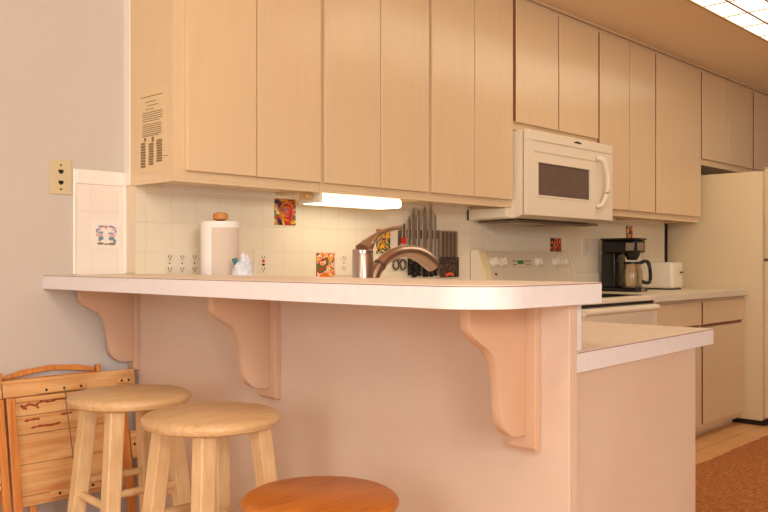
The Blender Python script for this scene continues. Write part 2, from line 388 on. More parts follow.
# under-cabinet lamp
t = thing('under_cabinet_lamp', 'lit white fluorescent lamp fixed under the wall cabinets', 'lamp', (.86, -.24, 1.345))
b = nb(); box(b, .650, 1.100, -.1795, -.150, 1.346, 1.3855, .003); obj('housing', b, M['plate'], t)
b = nb(); box(b, .640, 1.106, -.316, -.180, 1.346, 1.3852, .012, 3); obj('diffuser', b, M['ucdiff'], t, True)
b = nb(); box(b, .622, .6395, -.312, -.182, 1.349, 1.3852, .004); obj('end_cap', b, M['plate'], t)
b = nb(); box(b, .578, .612, -.285, -.245, 1.362, 1.3855, .003); tag(obj('wiring_block', b, M['pine']), 'small brown wiring block left of the under-cabinet lamp', 'block')

# ------------------------------------------------------------------ ceiling light
t = thing('ceiling_light', 'large lit ceiling panel divided by thin brown bars', 'ceiling light', (3.0, -1.35, 2.46))
LX0, LX1, LY0, LY1 = 1.45, 4.85, -1.85, -.927
b = nb(); box(b, LX0+.012, LX1-.012, LY0+.012, LY1-.012, CZ-.012, CZ-.0005); obj('diffuser', b, M['diff'], t)
b = nb(); z0 = CZ-.017
box(b, LX0, LX1, LY1-.0115, LY1, z0, CZ-.0005); box(b, LX0, LX1, LY0, LY0+.0115, z0, CZ-.0005)
box(b, LX0, LX0+.0115, LY0+.012, LY1-.012, z0, CZ-.0005); box(b, LX1-.0115, LX1, LY0+.012, LY1-.012, z0, CZ-.0005)
obj('frame', b, M['grid'], t)
b = nb()
y = LY1-.145
while y > LY0+.05: box(b, LX0+.012, LX1-.012, y-.004, y+.004, z0, CZ-.0125); y -= .150
obj('bar', b, M['mull'], t)
b = nb()
x = 2.801-.27*4
while x < LX1-.05:
    box(b, x-.003, x+.003, LY0+.012, LY1-.012, z0+.001, CZ-.0125); x += .27
obj('cross_bar', b, M['grid'], t)

# ------------------------------------------------------------------ microwave
t = thing('microwave', 'white over-the-range microwave with dark window and curved handle', 'microwave', (2.34, -.25, 1.33))
MX0, MX1, MF = 1.9155, 2.785, -.417
b = nb(); prism(b, [(-.0748, 1.776), (-.3905, 1.776), (-.3905, 1.352), (-.345, 1.333), (-.0748, 1.328)], 'X', MX0, MX1-.004, .003); 
# cut away nothing: body sits below the short cabinet
obj('body', b, M['white'], t)
b = nb(); prism(b, [(-.0748, 1.3845), (-.320, 1.3845), (-.320, 1.337), (-.0748, 1.331)], 'X', 1.878, MX0-.0005, .002); obj('side_lip', b, M['white'], t)
b = nb(); box(b, MX0+.03, MX1-.03, -.34, -.09, 1.318, 1.3275, .002); u = obj('underside_vent', b, M['steeldark'], t)
b = nb()
for i in range(2): box(b, MX0+.08+i*.42, MX0+.36+i*.42, -.31, -.14, 1.313, 1.3178, .001)
obj('grease_filter', b, M['steel2'], t)
b = nb(); box(b, 1.872, 1.8775, -.080, -.0748, 1.328, 1.384); obj('wall_bracket', b, M['dark'], t)
b = nb(); box(b, MX0+.004, MX1-.008, -.3955, -.391, 1.356, 1.772); obj('door_gasket', b, M['dark'], t)
# door slab with frame around the window
DX0, DX1, DZ0, DZ1 = 1.9160, 2.785, 1.347, 1.7775
b = nb()
WX0, WX1, WZ0, WZ1 = 2.017, 2.530, 1.452, 1.618
box(b, DX0, WX0, MF, -.396, DZ0, 1.7262, .002); box(b, WX1, DX1, MF, -.396, DZ0, 1.7262, .002)
box(b, WX0-.003, WX1+.003, MF, -.396, DZ0, WZ0, .002); box(b, WX0-.003, WX1+.003, MF, -.396, WZ1, 1.7262, .002)
dr = obj('door', b, M['white'], t)
b = nb(); box(b, WX0, WX1, MF+.006, MF+.012, WZ0, WZ1); obj('window', b, M['glassdark'], dr)
b = nb()   # raised rim round the window
for q in [(WX0-.012, WX1+.012, WZ1, WZ1+.010), (WX0-.012, WX1+.012, WZ0-.010, WZ0), (WX0-.012, WX0, WZ0, WZ1), (WX1, WX1+.012, WZ0, WZ1)]:
    box(b, q[0], q[1], MF-.003, MF, q[2], q[3], .001)
obj('window_rim', b, M['white'], dr)
b = nb(); box(b, 1.985, 2.60, MF-.0016, MF, 1.668, 1.675, .0005); obj('groove_line', b, M['white2'], dr)
b = nb(); box(b, DX0, DX1, MF-.0005, -.396, 1.7265, DZ1, .002); vg = obj('top_grille', b, M['white'], t)
b = nb(); box(b, 1.985, 2.785, MF-.0026, MF-.0006, 1.7262, 1.7305); obj('grille_slot', b, M['white2'], vg)
b = nb(); tube(b, [(2.365+.018*i, MF-.0015, 1.754+.003*math.sin(i/4*math.pi)) for i in range(5)], [.002, .004, .0045, .004, .002], 8, 1.3)
obj('logo', b, M['dark'], vg)
pts = smooth_curve([(2.600, MF-.002, 1.690), (2.618, MF-.030, 1.680), (2.640, MF-.044, 1.62), (2.646, MF-.046, 1.56), (2.640, MF-.044, 1.50), (2.618, MF-.030, 1.432), (2.600, MF-.002, 1.420)], 5)
b = nb(); tube(b, pts, .0135, 12, 1.0); obj('handle', b, M['white'], dr, True)
b = nb(); box(b, 2.718, 2.732, MF-.0018, MF, 1.634, 1.662, .0005); box(b, 2.706, 2.722, MF-.0018, MF, 1.653, 1.664, .0005); obj('indicator_mark', b, M['dark'], dr)

# ------------------------------------------------------------------ range
t = thing('range', 'white electric range with sloped knob panel and black glass top', 'stove', (2.36, -.35, 0))
RX0, RX1 = 1.935, 2.812
b = nb(); box(b, RX0, RX1, -.638, -.0755, .02, .882, .002); obj('body', b, M['white'], t)
b = nb(); box(b, RX0-.002, RX1+.0, -.665, -.0755, .897, .924, .006, 3); ct = obj('cooktop_frame', b, M['white'], t)
b = nb(); box(b, RX0+.045, RX1-.02, -.60, -.15, .9242, .9262, .001); obj('glass_top', b, M['cooktop'], ct)
b = nb(); box(b, RX0+.01, RX1-.003, -.655, -.60, .8825, .8968); obj('vent_gap', b, M['dark'], t)
b = nb(); box(b, RX0+.002, RX1-.002, -.676, -.6385, .20, .878, .006); dr = obj('oven_door', b, M['white'], t)
b = nb(); box(b, RX0+.14, RX1-.14, -.6785, -.6762, .38, .68, .001); obj('oven_window', b, M['cooktop'], dr)
b = nb(); tube(b, [(RX0+.03, -.712, .862), (RX1-.065, -.712, .862)], .013, 12, 1.2)
for x in (RX0+.05, RX1-.085): box(b, x-.012, x+.012, -.71, -.6765, .852, .872, .003)
obj('oven_handle', b, M['white'], dr, True)
b = nb(); box(b, RX0+.002, RX1-.002, -.672, -.6385, .03, .19, .005); obj('drawer', b, M['white'], t)
b = nb()
sl = [(-.0755, .925), (-.165, .925), (-.170, .965), (-.155, 1.02), (-.118, 1.150), (-.110, 1.168), (-.0755, 1.168)]
prism(b, sl, 'X', RX0+.03, RX1-.03, .003); bg = obj('backguard', b, M['guard'], t)
for x0, x1, m in ((RX0-.034, RX0+.0295, 'cream'), (RX1-.0295, RX1-.010, 'guard')):
    b = nb(); prism(b, [(-.0755, .925), (-.190, .925), (-.190, .975), (-.128, 1.160), (-.120, 1.175), (-.0755, 1.175)], 'X', x0, x1, .004, 2); ec = obj('end_cap', b, M[m], t)
    if m == 'cream':
        b = nb(); prism(b, [(-.0765, .930), (-.180, .930), (-.181, .975), (-.121, 1.156), (-.115, 1.169), (-.0765, 1.169)], 'X', x0-.0015, x0-.0002); obj('side_face', b, M['white'], ec)
th = math.atan2(.037, .13)
def on_guard(z): return -.155+(z-1.02)*(.037/.130)
rotp = Matrix.Rotation(math.pi/2-th, 4, 'X')
def knob(x, z, name='knob', m='white', s=1.0):
    y = on_guard(z)
    T = Matrix.Translation((x, y-.0012, z)) @ Matrix.Rotation(math.pi/2-(-th), 4, 'X') if False else Matrix.Translation((x, y-.001, z)) @ Matrix.Rotation(math.pi/2-th, 4, 'X')
    b = nb(); lathe(b, [(0, 0), (.030*s, 0), (.029*s, .006), (.024*s, .010), (.022*s, .026), (.019*s, .029), (0, .029)], 0, 0, 28, T)
    box(b, -.004*s, .004*s, -.020*s, .020*s, .0285, .034, .002, 2, T)
    return obj(name, b, M[m], t, True)
for x in (2.020, 2.098, 2.445, 2.625, 2.715): knob(x, 1.108)
b = nb(); z0 = 1.095; T = Matrix.Translation((2.275, on_guard(1.108)-.001, 1.108)) @ Matrix.Rotation(-th, 4, 'X')
box(b, -.085, .11, -.0022, 0, -.030, .030, .001, 1, T); pd = obj('control_panel', b, M['guard'], t)
b = nb(); box(b, -.03, .028, -.0036, -.0023, -.010, .010, 0, 1, T); obj('clock_display', b, M['green'], pd)
for i in range(4):
    for k in range(2):
        for xa, xb in ((-.075+i*.009, -.070+i*.009), (.045+i*.014, .052+i*.014)):
            b = nb(); box(b, xa, xb, -.0032, -.0023, -.017+k*.020, -.010+k*.020, 0, 1, T); obj('control_button', b, M['steeldark'], pd)
b = nb(); T2 = Matrix.Translation((2.025, on_guard(1.045)-.001, 1.045)) @ Matrix.Rotation(-th, 4, 'X'); box(b, -.01, .01, -.001, 0, -.006, .006, 0, 1, T2)
obj('marking', b, M['steeldark'], t)

# ------------------------------------------------------------------ back counter run, right of the range
t = thing('back_countertop', 'cream laminate countertop under the coffee maker and toaster', 'countertop', (3.5, -.35, .88))
b = nb(); box(b, 2.8145, 4.240, -.640, -.0755, .882, .924, .003); obj('worktop', b, M['lamback'], t)
b = nb(); box(b, 2.8145, 4.240, -.095, -.0755, .9245, 1.040, .003); obj('upstand', b, M['lamback'], t)
def base_cab(x0, x1, label, doors):
    t = thing('base_cabinet', label, 'cabinet', ((x0+x1)/2, -.35, 0), 'pale base cabinets along the back wall')
    b = nb(); box(b, x0, x1-.001, -.598, -.0755, .052, .8815); obj('body', b, M['cab'], t)
    b = nb(); box(b, x0, x1-.001, -.535, -.10, .0, .0515); obj('toe_kick', b, M['cab'], t)
    for a, c in doors:
        door(t, a, c, .718, .862, 'drawer', -.598); door(t, a, c, .090, .694, 'door', -.598)
        b = nb(); box(b, a, c, -.6005, -.5985, .699, .713); obj('rail_shadow_strip', b, M['gapline'], t)  # solid strip coloured as the shade between drawer and door
base_cab(2.8155, 3.552, 'base cabinet between the range and the coffee maker end', [(2.83, 3.535)])
base_cab(3.5525, 4.238, 'base cabinet beside the refrigerator under the toaster', [(3.565, 4.225)])
t = thing('base_cabinet', 'corner base cabinet hidden behind the bar left of the range', 'cabinet', (1.3, -.35, 0), 'pale base cabinets along the back wall')
b = nb(); box(b, .750, 1.93, -.598, -.0755, .09, .868); obj('body', b, M['cab'], t)
b = nb(); box(b, .750, 1.93, -.535, -.10, .0, .0895); obj('toe_kick', b, M['cab'], t)
for a, c in ((.90, 1.40), (1.41, 1.915)): door(t, a, c, .11, .84, 'door', -.598)

# ------------------------------------------------------------------ refrigerator
t = thing('refrigerator', 'tall cream refrigerator at the end of the kitchen run', 'refrigerator', (4.65, -.4, 0))
b = nb(); box(b, 4.2445, 5.06, -.731, -.062, .035, 1.725, .006); obj('body', b, M['fridge'], t, True)
b = nb(); box(b, 4.262, 5.045, -.738, -.10, 0.0, .034); obj('base_grille', b, M['dark'], t)
b = nb(); box(b, 4.252, 5.052, -.7395, -.7315, .05, 1.72); obj('gasket', b, M['white2'], t)
b = nb(); box(b, 4.246, 5.058, -.800, -.740, 1.128, 1.738, .010, 3); fz = obj('freezer_door', b, M['fridge'], t, True)
b = nb(); box(b, 4.246, 5.058, -.800, -.740, .055, 1.116, .010, 3); fd = obj('door', b, M['fridge'], t, True)
b = nb(); box(b, 4.262, 4.30, -.83, -.801, 1.15, 1.45, .008); obj('handle', b, M['fridge'], fz, True)
b = nb(); box(b, 4.262, 4.30, -.83, -.801, .80, 1.10, .008); obj('handle', b, M['fridge'], fd, True)
b = nb(); box(b, 4.2445, 4.26, -.790, -.742, 1.1165, 1.1275); obj('hinge', b, M['steeldark'], t)
b = nb(); box(b, 4.246, 4.275, -.775, -.741, 1.7382, 1.746, .002); obj('hinge', b, M['white2'], t)

# ------------------------------------------------------------------ wall plates
def wall_plate(name, x0, x1, z0, z1, y, label, gangs=1, kind='duplex', m='plate', group='outlet plates on the backsplash'):
    t = thing(name, label, 'wall plate', ((x0+x1)/2, y, z0), group)
    b = nb(); box(b, x0, x1, y-.006, y, z0, z1, .002); obj('plate', b, M[m], t)
    w = (x1-x0)/gangs; h = z1-z0
    for g in range(gangs):
        cx = x0+w*(g+.5); b = nb(); d = nb() if kind != 'jack' else None
        if kind == 'duplex':
            for cz in (z0+h*.70, z0+h*.30):
                box(b, cx-.014, cx+.014, y-.0085, y-.0061, cz-.013, cz+.013, .001)
                for s in (-1, 1): box(d, cx+s*.006-.0012, cx+s*.006+.0012, y-.0092, y-.0086, cz-.002, cz+.007)
                box(d, cx-.0025, cx+.0025, y-.0092, y-.0086, cz-.009, cz-.005)
            box(d, cx-.0025, cx+.0025, y-.0068, y-.0061, z0+h*.5-.0025, z0+h*.5+.0025)
            r = obj('receptacle', b, M[m], t); obj('slot', d, M['dark'], r)
        elif kind == 'gfci':
            box(b, cx-.017, cx+.017, y-.0085, y-.0061, z0+.018, z1-.018, .001)
            r = obj('receptacle', b, M[m], t)
            for cz in (z0+h*.72, z0+h*.30):
                for s in (-1, 1): box(d, cx+s*.006-.0012, cx+s*.006+.0012, y-.0092, y-.0086, cz-.004, cz+.005)
                box(d, cx-.0025, cx+.0025, y-.0092, y-.0086, cz-.011, cz-.007)
            box(d, cx-.007, cx+.007, y-.0098, y-.0086, z0+h*.45-.004, z0+h*.45+.004, .0005)
            obj('slot', d, M['dark'], r)
            d = nb(); box(d, cx-.007, cx+.007, y-.0104, y-.0086, z0+h*.53, z0+h*.53+.010, .0008); obj('reset_button', d, M['red'], r)
        elif kind == 'jack':
            b.free()
            for cz, rr in ((z0+h*.66, .0085), (z0+h*.34, .0085)):
                d = nb(); prism(d, [(cx-rr, cz+rr*.8), (cx+rr, cz+rr*.8), (cx+rr, cz-rr*.2), (cx, cz-rr), (cx-rr, cz-rr*.2)], 'Y', y-.0075, y-.0061); obj('jack', d, M['dark'], t)
            for cz in (z0+h*.85, z0+h*.15):
                d = nb(); prism(d, [(cx+.004*math.cos(a*math.pi/4), cz+.004*math.sin(a*math.pi/4)) for a in range(8)], 'Y', y-.0072, y-.0061); obj('screw', d, M['steeldark'], t)
    return t
wall_plate('jack_plate', -.334, -.256, 1.344, 1.462, -.0004, 'tan wall plate with two black jacks on the grey wall', 1, 'jack', 'platetan', None)
wall_plate('outlet_plate', .060, .222, 1.050, 1.163, -.0704, 'wide three-gang outlet plate left of the paper towels', 3)
wall_plate('outlet_plate', .478, .568, 1.050, 1.161, -.0704, 'outlet plate with a red button right of the paper towels', 1, 'gfci')
wall_plate('outlet_plate', .926, 1.030, 1.050, 1.162, -.0704, 'outlet plate beside the colourful tile left of the faucet')
wall_plate('outlet_plate', 3.030, 3.130, 1.150, 1.252, -.0704, 'outlet plate on the wall between range and coffee maker')
wall_plate('outlet_plate', 3.785, 3.875, 1.145, 1.240, -.0704, 'outlet plate above the toaster')
b = nb(); tube(b, smooth_curve([(3.08, -.0735, 1.150), (3.080, -.0735, 1.09), (3.080, -.0735, 1.042)], 4), .0025, 8)
tag(obj('power_cord', b, M['lamback'], None), 'pale cord hanging below the outlet behind the coffee maker', 'cord')

# ------------------------------------------------------------------ decorative tiles
navy = srgb(40, 40, 76); ora = srgb(232, 110, 28); red = srgb(206, 40, 24); yel = srgb(240, 184, 60); grn = srgb(96, 110, 60); blu = srgb(60, 90, 130); whi = srgb(236, 214, 176); blk = srgb(26, 20, 22)
A1 = art_mat('art_a', [navy, ora, yel, grn, red, navy], 13, 1.3); A2 = art_mat('art_b', [blu, yel, ora, whi, red, grn], 14, 4.1)
A3 = art_mat('art_c', [blk, blk, navy, ora, red, blk], 14, 3.7); A4 = art_mat('art_d', [blu, ora, yel, grn, navy, whi], 16, 2.2); A5 = art_mat('art_e', [navy, red, ora, yel, grn, blu], 16, 9.0)
def deco(x0, x1, z0, z1, m, label):
    t = thing('decorative_tile', label, 'tile', ((x0+x1)/2, -.0704, z0), 'painted accent tiles')
    b = nb(); box(b, x0, x1, -.0745, -.0704, z0, z1, .001); obj('painted_face', b, m, t); return t
t = deco(.588, .699, 1.265, 1.374, A1, 'orange and navy painted tile just under the wall cabinets')
b = nb()
for k, (r, cx) in enumerate(((.034, .650), (.019, .648))):
    tube(b, [(cx+r*math.cos(a*.45), -.0752, 1.322+r*1.1*math.sin(a*.45)) for a in range(1, 12)], .005-.001*k, 8)
obj('orange_swirl', b, mat('orange_glaze', srgb(238, 120, 36), .25), t, True)
b = nb(); tube(b, [(.668, -.0752, 1.345), (.676, -.0754, 1.31), (.672, -.0752, 1.285)], .008, 8); obj('red_stroke', b, M['red'], t, True)
deco(.818, .924, 1.040, 1.150, A2, 'multicoloured painted tile left of the faucet')
deco(1.191, 1.284, 1.150, 1.265, A4, 'striped painted tile behind the faucet handle')
deco(2.672, 2.790, 1.172, 1.252, A3, 'black and orange painted tile above the range')
deco(3.605, 3.690, 1.268, 1.352, A5, 'small painted tile above the coffee maker')
# faded flower tile on the grey-wall patch
t = thing('flower_tile', 'white tile with a faded blue and pink flower drawing', 'tile', (-.13, -.0085, 1.155))
b = nb(); box(b, -.186, -.074, -.0105, -.0086, 1.158, 1.262, .001); obj('tile_face', b, M['tileplain'], t)
mm = [mat('faded_'+n, c, .4) for n, c in (('blue', srgb(150, 150, 182)), ('pink', srgb(226, 184, 178)), ('teal', srgb(120, 150, 160)), ('olive', srgb(150, 134, 96)), ('coral', srgb(222, 140, 104)))]
def blobs(lst, m, name):
    for x, z, rx, rz in lst:
        n = 10; b = nb(); prism(b, [(x+rx*math.cos(i*2*math.pi/n), z+rz*math.sin(i*2*math.pi/n)) for i in range(n)], 'Y', -.0112-random.uniform(0, .0003), -.0106)
        obj(name, b, m, t)
blobs([(-.148, 1.238, .012, .004), (-.112, 1.238, .010, .004), (-.160, 1.225, .007, .003), (-.100, 1.234, .008, .003), (-.150, 1.216, .010, .004), (-.112, 1.214, .013, .003), (-.165, 1.222, .004, .008), (-.094, 1.222, .004, .008)], mm[0], 'blue_petal')
blobs([(-.156, 1.207, .015, .007), (-.106, 1.206, .014, .006), (-.154, 1.232, .008, .004), (-.100, 1.226, .008, .004)], mm[1], 'pink_petal')
blobs([(-.150, 1.196, .010, .007), (-.110, 1.195, .012, .007), (-.155, 1.189, .006, .004), (-.098, 1.186, .006, .007)], mm[2], 'teal_leaf')
blobs([(-.152, 1.177, .013, .005), (-.130, 1.175, .010, .003), (-.108, 1.176, .015, .005)], mm[3], 'olive_ground')
blobs([(-.131, 1.236, .006, .006)], mm[4], 'coral_bud')

# ------------------------------------------------------------------ paper towel holder, bag
cx, cy = .183, -.262
t = thing('paper_towel_holder', 'white paper towel roll on a holder with wooden knob', 'paper towel holder', (cx, cy, .9145))
b = nb(); lathe(b, [(0, .9145), (.082, .9145), (.082, .924), (.076, .930), (0, .930)], cx, cy); obj('base', b, M['wooden'], t, True)
b = nb(); lathe(b, [(.009, .9305), (.009, 1.260)], cx, cy, 16); obj('rod', b, M['wooden'], t, True)
b = nb(); lathe(b, [(.024, .932), (.069, .932), (.0705, .940), (.0705, 1.250), (.068, 1.257), (.024, 1.257), (.022, 1.25), (.022, .936), (.024, .932)], cx, cy, 48); rl = obj('paper_roll', b, M['paper'], t, True)
b = nb()   # loose outer sheet on the front of the roll, coloured as if in shade
sh = []
for i in range(15):
    a = math.radians(-150+i*6.5); sh.append((cx+.0722*math.cos(a), cy+.0722*math.sin(a)))
sh2 = [(cx+(p[0]-cx)*1.012, cy+(p[1]-cy)*1.012) for p in reversed(sh)]
prism(b, sh+sh2, 'Z', .94, 1.235); obj('loose_sheet', b, M['papershade'], rl, True)
b = nb(); lathe(b, [(.0, 1.2605), (.014, 1.2605), (.026, 1.266), (.028, 1.278), (.024, 1.288), (.012, 1.291), (0, 1.291)], cx, cy, 24); obj('knob', b, M['wooden'], t, True)
b = nb(); bmesh.ops.create_icosphere(b, subdivisions=4, radius=1)
from mathutils import noise
for v in b.verts:
    n = noise.noise(v.co*1.6)*.14+noise.noise(v.co*4)*.16+noise.noise(v.co*9)*.07
    p = v.co*(1+n); v.co = Vector((.172+p.x*.040, -.415+p.y*.040, max(.9148, 1.028+p.z*.108)))
t = thing('crumpled_bag', 'crumpled white and blue plastic bag beside the paper towels', 'bag', (.170, -.415, .9148))
obj('bag_film', b, M['bag'], t, True)
b = nb(); tube(b, [(.150, -.400, 1.102), (.147, -.397, 1.124)], [.007, .010], 10); obj('teal_tie', b, M['teal'], t, True)

# ------------------------------------------------------------------ faucet
fx, fy = .230, -.95
t = thing('faucet', 'brushed nickel kitchen faucet with arched spout behind the bar', 'faucet', (fx, fy, .9145))
b = nb(); lathe(b, [(0, .9145), (.036, .9145), (.036, .922), (.0325, .926), (.0325, 1.134), (.031, 1.137), (0, 1.137)], fx, fy, 36); obj('body', b, M['steel'], t, True)
b = nb(); lathe(b, [(0, 1.1375), (.0325, 1.1375), (.0325, 1.148), (.030, 1.151), (0, 1.151)], fx, fy, 36)
o = obj('cap', b, M['steel'], t, True)
b = nb()   # slanted dome that sweeps into the lever
tube(b, smooth_curve([(fx+.000, fy, 1.150), (fx+.020, fy-.001, 1.166), (fx+.048, fy-.003, 1.190), (fx+.082, fy-.005, 1.206), (fx+.125, fy-.007, 1.218), (fx+.165, fy-.009, 1.223)], 5),
     [.031]+[.0312-.0008*i for i in range(1, 6)]+[.026-.0024*i for i in range(1, 6)]+[.0135-.0006*i for i in range(1, 6)]+[.0100]*5+[.0092]*5, 16, .72, (0, 0, 1))
obj('lever', b, M['steel'], t, True)
b = nb()
pts = smooth_curve([(fx+.012, fy, 1.00), (fx+.038, fy, 1.045), (fx+.064, fy, 1.090), (fx+.100, fy, 1.121), (fx+.145, fy, 1.139), (fx+.195, fy, 1.146), (fx+.25, fy, 1.141), (fx+.295, fy, 1.125), (fx+.335, fy, 1.100)], 5)
n = len(pts); rad = [.019 if i < n*.25 else (.0195 if i < n*.62 else .0195+.0075*math.sin((i-n*.62)/(n*.38)*math.pi*.75)) for i in range(n)]
tube(b, pts, rad, 18); obj('spout', b, M['steel'], t, True)
b = nb(); tube(b, [pts[11], pts[12]], .0215, 18); obj('spout_ring', b, M['steeldark'], t, True)

# ------------------------------------------------------------------ knives on the wall rack
t = thing('knife_rack', 'dark metal knife rack on the backsplash right of the faucet', 'knife rack', (1.55, -.075, 1.035))
b = nb(); box(b, 1.40, 1.765, -.082, -.0705, 1.225, 1.268, .002); obj('magnet_bar', b, M['steeldark'], t)
b = nb(); box(b, 1.625, 1.762, -.098, -.0825, 1.045, 1.268, .002); obj('utensil_box', b, M['steel2'], t)
b = nb()
for i in range(4): box(b, 1.640+i*.030, 1.652+i*.030, -.1005, -.0982, 1.13, 1.262, .0005)
obj('box_slot', b, M['steeldark'], t)
lace = art_mat('dark_patterned_plastic', [blk, blk, srgb(96, 70, 56), blk, srgb(130, 104, 86), blk], 60, 3)
b = nb(); box(b, 1.618, 1.768, -.104, -.0988, 1.033, 1.135, .004); obj('patterned_guard', b, lace, t)
def knife(x, top, w, shape, hz, hb, label):
    t = thing('kitchen_knife', label, 'knife', (x, -.09, hb), 'knives hanging blade up on the rack')
    b = nb(); y0, y1 = -.0865, -.0835
    if shape == 'chef': pts = [(x-w, hz), (x+w, hz), (x+w, top-.06), (x+w*.6, top-.02), (x+w*.2, top), (x-w, top-.05)]
    elif shape == 'slim': pts = [(x-w, hz), (x+w, hz), (x+w, top-.02), (x, top), (x-w, top-.03)]
    else: pts = [(x-w, hz), (x+w, hz), (x+w, top-.1), (x+w*1.2, top-.05), (x+w*.4, top), (x-w*.6, top-.06), (x-w, top-.1)]
    prism(b, pts, 'Y', y0, y1, .0006, 1); obj('blade', b, M['steel2'], t)
    b = nb(); box(b, x-w*1.0, x+w*1.0, -.096, -.083, hb, hz-.0005, .004); hd = obj('handle', b, M['black'], t)
    b = nb()
    for k in (.25, .7): lathe(b, [(0, 0), (.003, 0), (.003, .0012), (0, .0012)], 0, 0, 10, Matrix.Translation((x, -.0961, hb+(hz-hb)*k)) @ Matrix.Rotation(math.pi/2, 4, 'X'))
    obj('rivet', b, M['steel2'], hd)
for a in [(1.405, 1.335, .010, 'slim', 1.13, 1.045, 'leftmost slim knife on the rack'), (1.438, 1.380, .015, 'chef', 1.115, 1.035, 'wide-bladed second knife from the left on the rack'),
          (1.475, 1.370, .011, 'slim', 1.12, 1.040, 'slim third knife from the left on the rack'), (1.520, 1.388, .017, 'chef', 1.105, 1.036, 'broad chef knife in the middle of the rack'),
          (1.563, 1.405, .013, 'curve', 1.12, 1.036, 'tallest knife on the rack'), (1.598, 1.356, .010, 'slim', 1.13, 1.040, 'rightmost slim knife next to the utensil box')]: knife(*a)
t = thing('scissors', 'kitchen scissors with round loops hanging left of the knives', 'scissors', (1.345, -.088, 1.09))
b = nb(); prism(b, [(1.336, 1.12), (1.352, 1.12), (1.352, 1.25), (1.345, 1.275), (1.338, 1.25)], 'Y', -.076, -.074); obj('blade', b, M['steel2'], t)
for x in (1.318, 1.368):
    b = nb(); tube(b, [(x+.019*math.cos(i*math.pi/8), -.079, 1.098+.024*math.sin(i*math.pi/8)) for i in range(17)], .0052, 8); obj('loop', b, M['steeldark'], t, True)
t = thing('corkscrew', 'small tool with a red grip hanging left of the knives', 'tool', (1.358, -.085, 1.19))
b = nb(); box(b, 1.345, 1.373, -.098, -.086, 1.196, 1.228, .005); obj('grip', b, M['red'], t, True)
b = nb(); box(b, 1.340, 1.352, -.0855, -.0815, 1.20, 1.285, .001); box(b, 1.366, 1.378, -.0855, -.0815, 1.20, 1.295, .001); obj('arm', b, M['steeldark'], t)
b = nb(); tube(b, [(1.655, -.106, 1.043), (1.69, -.108, 1.052), (1.715, -.106, 1.045)], .008, 8)
tag(obj('bottle_opener', b, mat('orange_plastic', srgb(220, 90, 40), .4), None, True), 'small orange opener at the foot of the utensil box', 'opener')

# ------------------------------------------------------------------ coffee maker and toaster
cmx, cmy = 3.245, -.235
t = thing('coffee_maker', 'black coffee maker with glass carafe on the back counter', 'coffee maker', (cmx, cmy, .9245))
X0, X1 = cmx-.072, cmx+.072
b = nb(); box(b, X0, X1, cmy-.135, cmy+.11, .9245, .950, .008, 3); obj('base', b, M['black'], t, True)
b = nb(); box(b, X0, X1, cmy+.015, cmy+.11, .9503, 1.165, .008, 3); obj('water_tank', b, M['black'], t, True)
b = nb(); box(b, X0, X1, cmy-.120, cmy+.11, 1.1655, 1.244, .010, 3); hd = obj('brew_head', b, M['black'], t, True)
b = nb(); box(b, X0-.006, X1+.006, cmy-.126, cmy+.113, 1.2445, 1.258, .005); obj('lid', b, M['black'], t, True)
b = nb(); box(b, X0+.03, X1-.03, cmy-.1235, cmy-.1202, 1.180, 1.228, .001); obj('steel_badge', b, M['steel2'], hd)
b = nb(); box(b, X0-.0025, X0-.0002, cmy-.112, cmy-.06, 1.180, 1.228, .001); obj('steel_badge', b, M['steel2'], hd)
ccx, ccy = cmx+.008, cmy-.062
b = nb(); lathe(b, [(0, 1.120), (.030, 1.122), (.052, 1.165)], ccx, ccy, 24); obj('filter_basket', b, M['black'], t, True)
b = nb(); box(b, X0+.05, X1-.05, cmy-.140, cmy-.1352, .927, .946, .001); obj('switch_panel', b, M['steel2'], t)
b = nb(); lathe(b, [(0, .954), (.050, .954), (.062, .968), (.066, 1.000), (.062, 1.050), (.050, 1.094), (.049, 1.106), (.046, 1.106), (.047, 1.092), (.059, 1.048), (.063, 1.0), (.059, .970), (.048, .957), (0, .957)], ccx, ccy, 32); cf = obj('carafe', b, M['glass'], t, True)
b = nb(); lathe(b, [(0, .9505), (.060, .9505), (.060, .9535), (0, .9535)], ccx, ccy, 32); obj('hot_plate', b, M['steeldark'], t, True)
b = nb(); lathe(b, [(.0505, 1.096), (.0535, 1.098), (.0535, 1.107), (.047, 1.111), (0, 1.111)], ccx, ccy, 32); obj('carafe_lid', b, M['black'], cf, True)
dxy = Vector((.69, -.72, 0))*1.0
def cp(rr, z): return (ccx+dxy.x*rr, ccy+dxy.y*rr, z)
b = nb(); tube(b, smooth_curve([cp(.048, 1.102), cp(.075, 1.114), (cp(.098, 1.108)), cp(.110, 1.07), cp(.114, 1.02), cp(.108, .985), cp(.085, .980), cp(.064, .988)], 5), .0105, 10, 1.1)
obj('carafe_handle', b, M['black'], cf, True)
t = thing('toaster', 'cream two-slot toaster beside the refrigerator', 'toaster', (3.80, -.25, .9245))
b = nb(); box(b, 3.70, 3.865, -.355, -.115, .932, 1.108, .022, 4); bd = obj('body', b, M['white'], t, True)
b = nb()
for x in (3.745, 3.815): box(b, x-.012, x+.012, -.335, -.145, 1.1078, 1.1092)
obj('slot', b, M['dark'], bd)
b = nb(); box(b, 3.71, 3.855, -.345, -.125, .9245, .9318, .002); obj('foot_tray', b, M['dark'], t)
b = nb(); box(b, 3.80, 3.84, -.368, -.3555, 1.035, 1.045, .003); obj('lever', b, M['black'], t)
b = nb(); tube(b, smooth_curve([(3.83, -.0785, 1.160), (3.90, -.084, 1.08), (3.99, -.110, 1.02), (3.985, -.125, .95)], 5), .003, 8); obj('cord', b, M['lamback'], t)

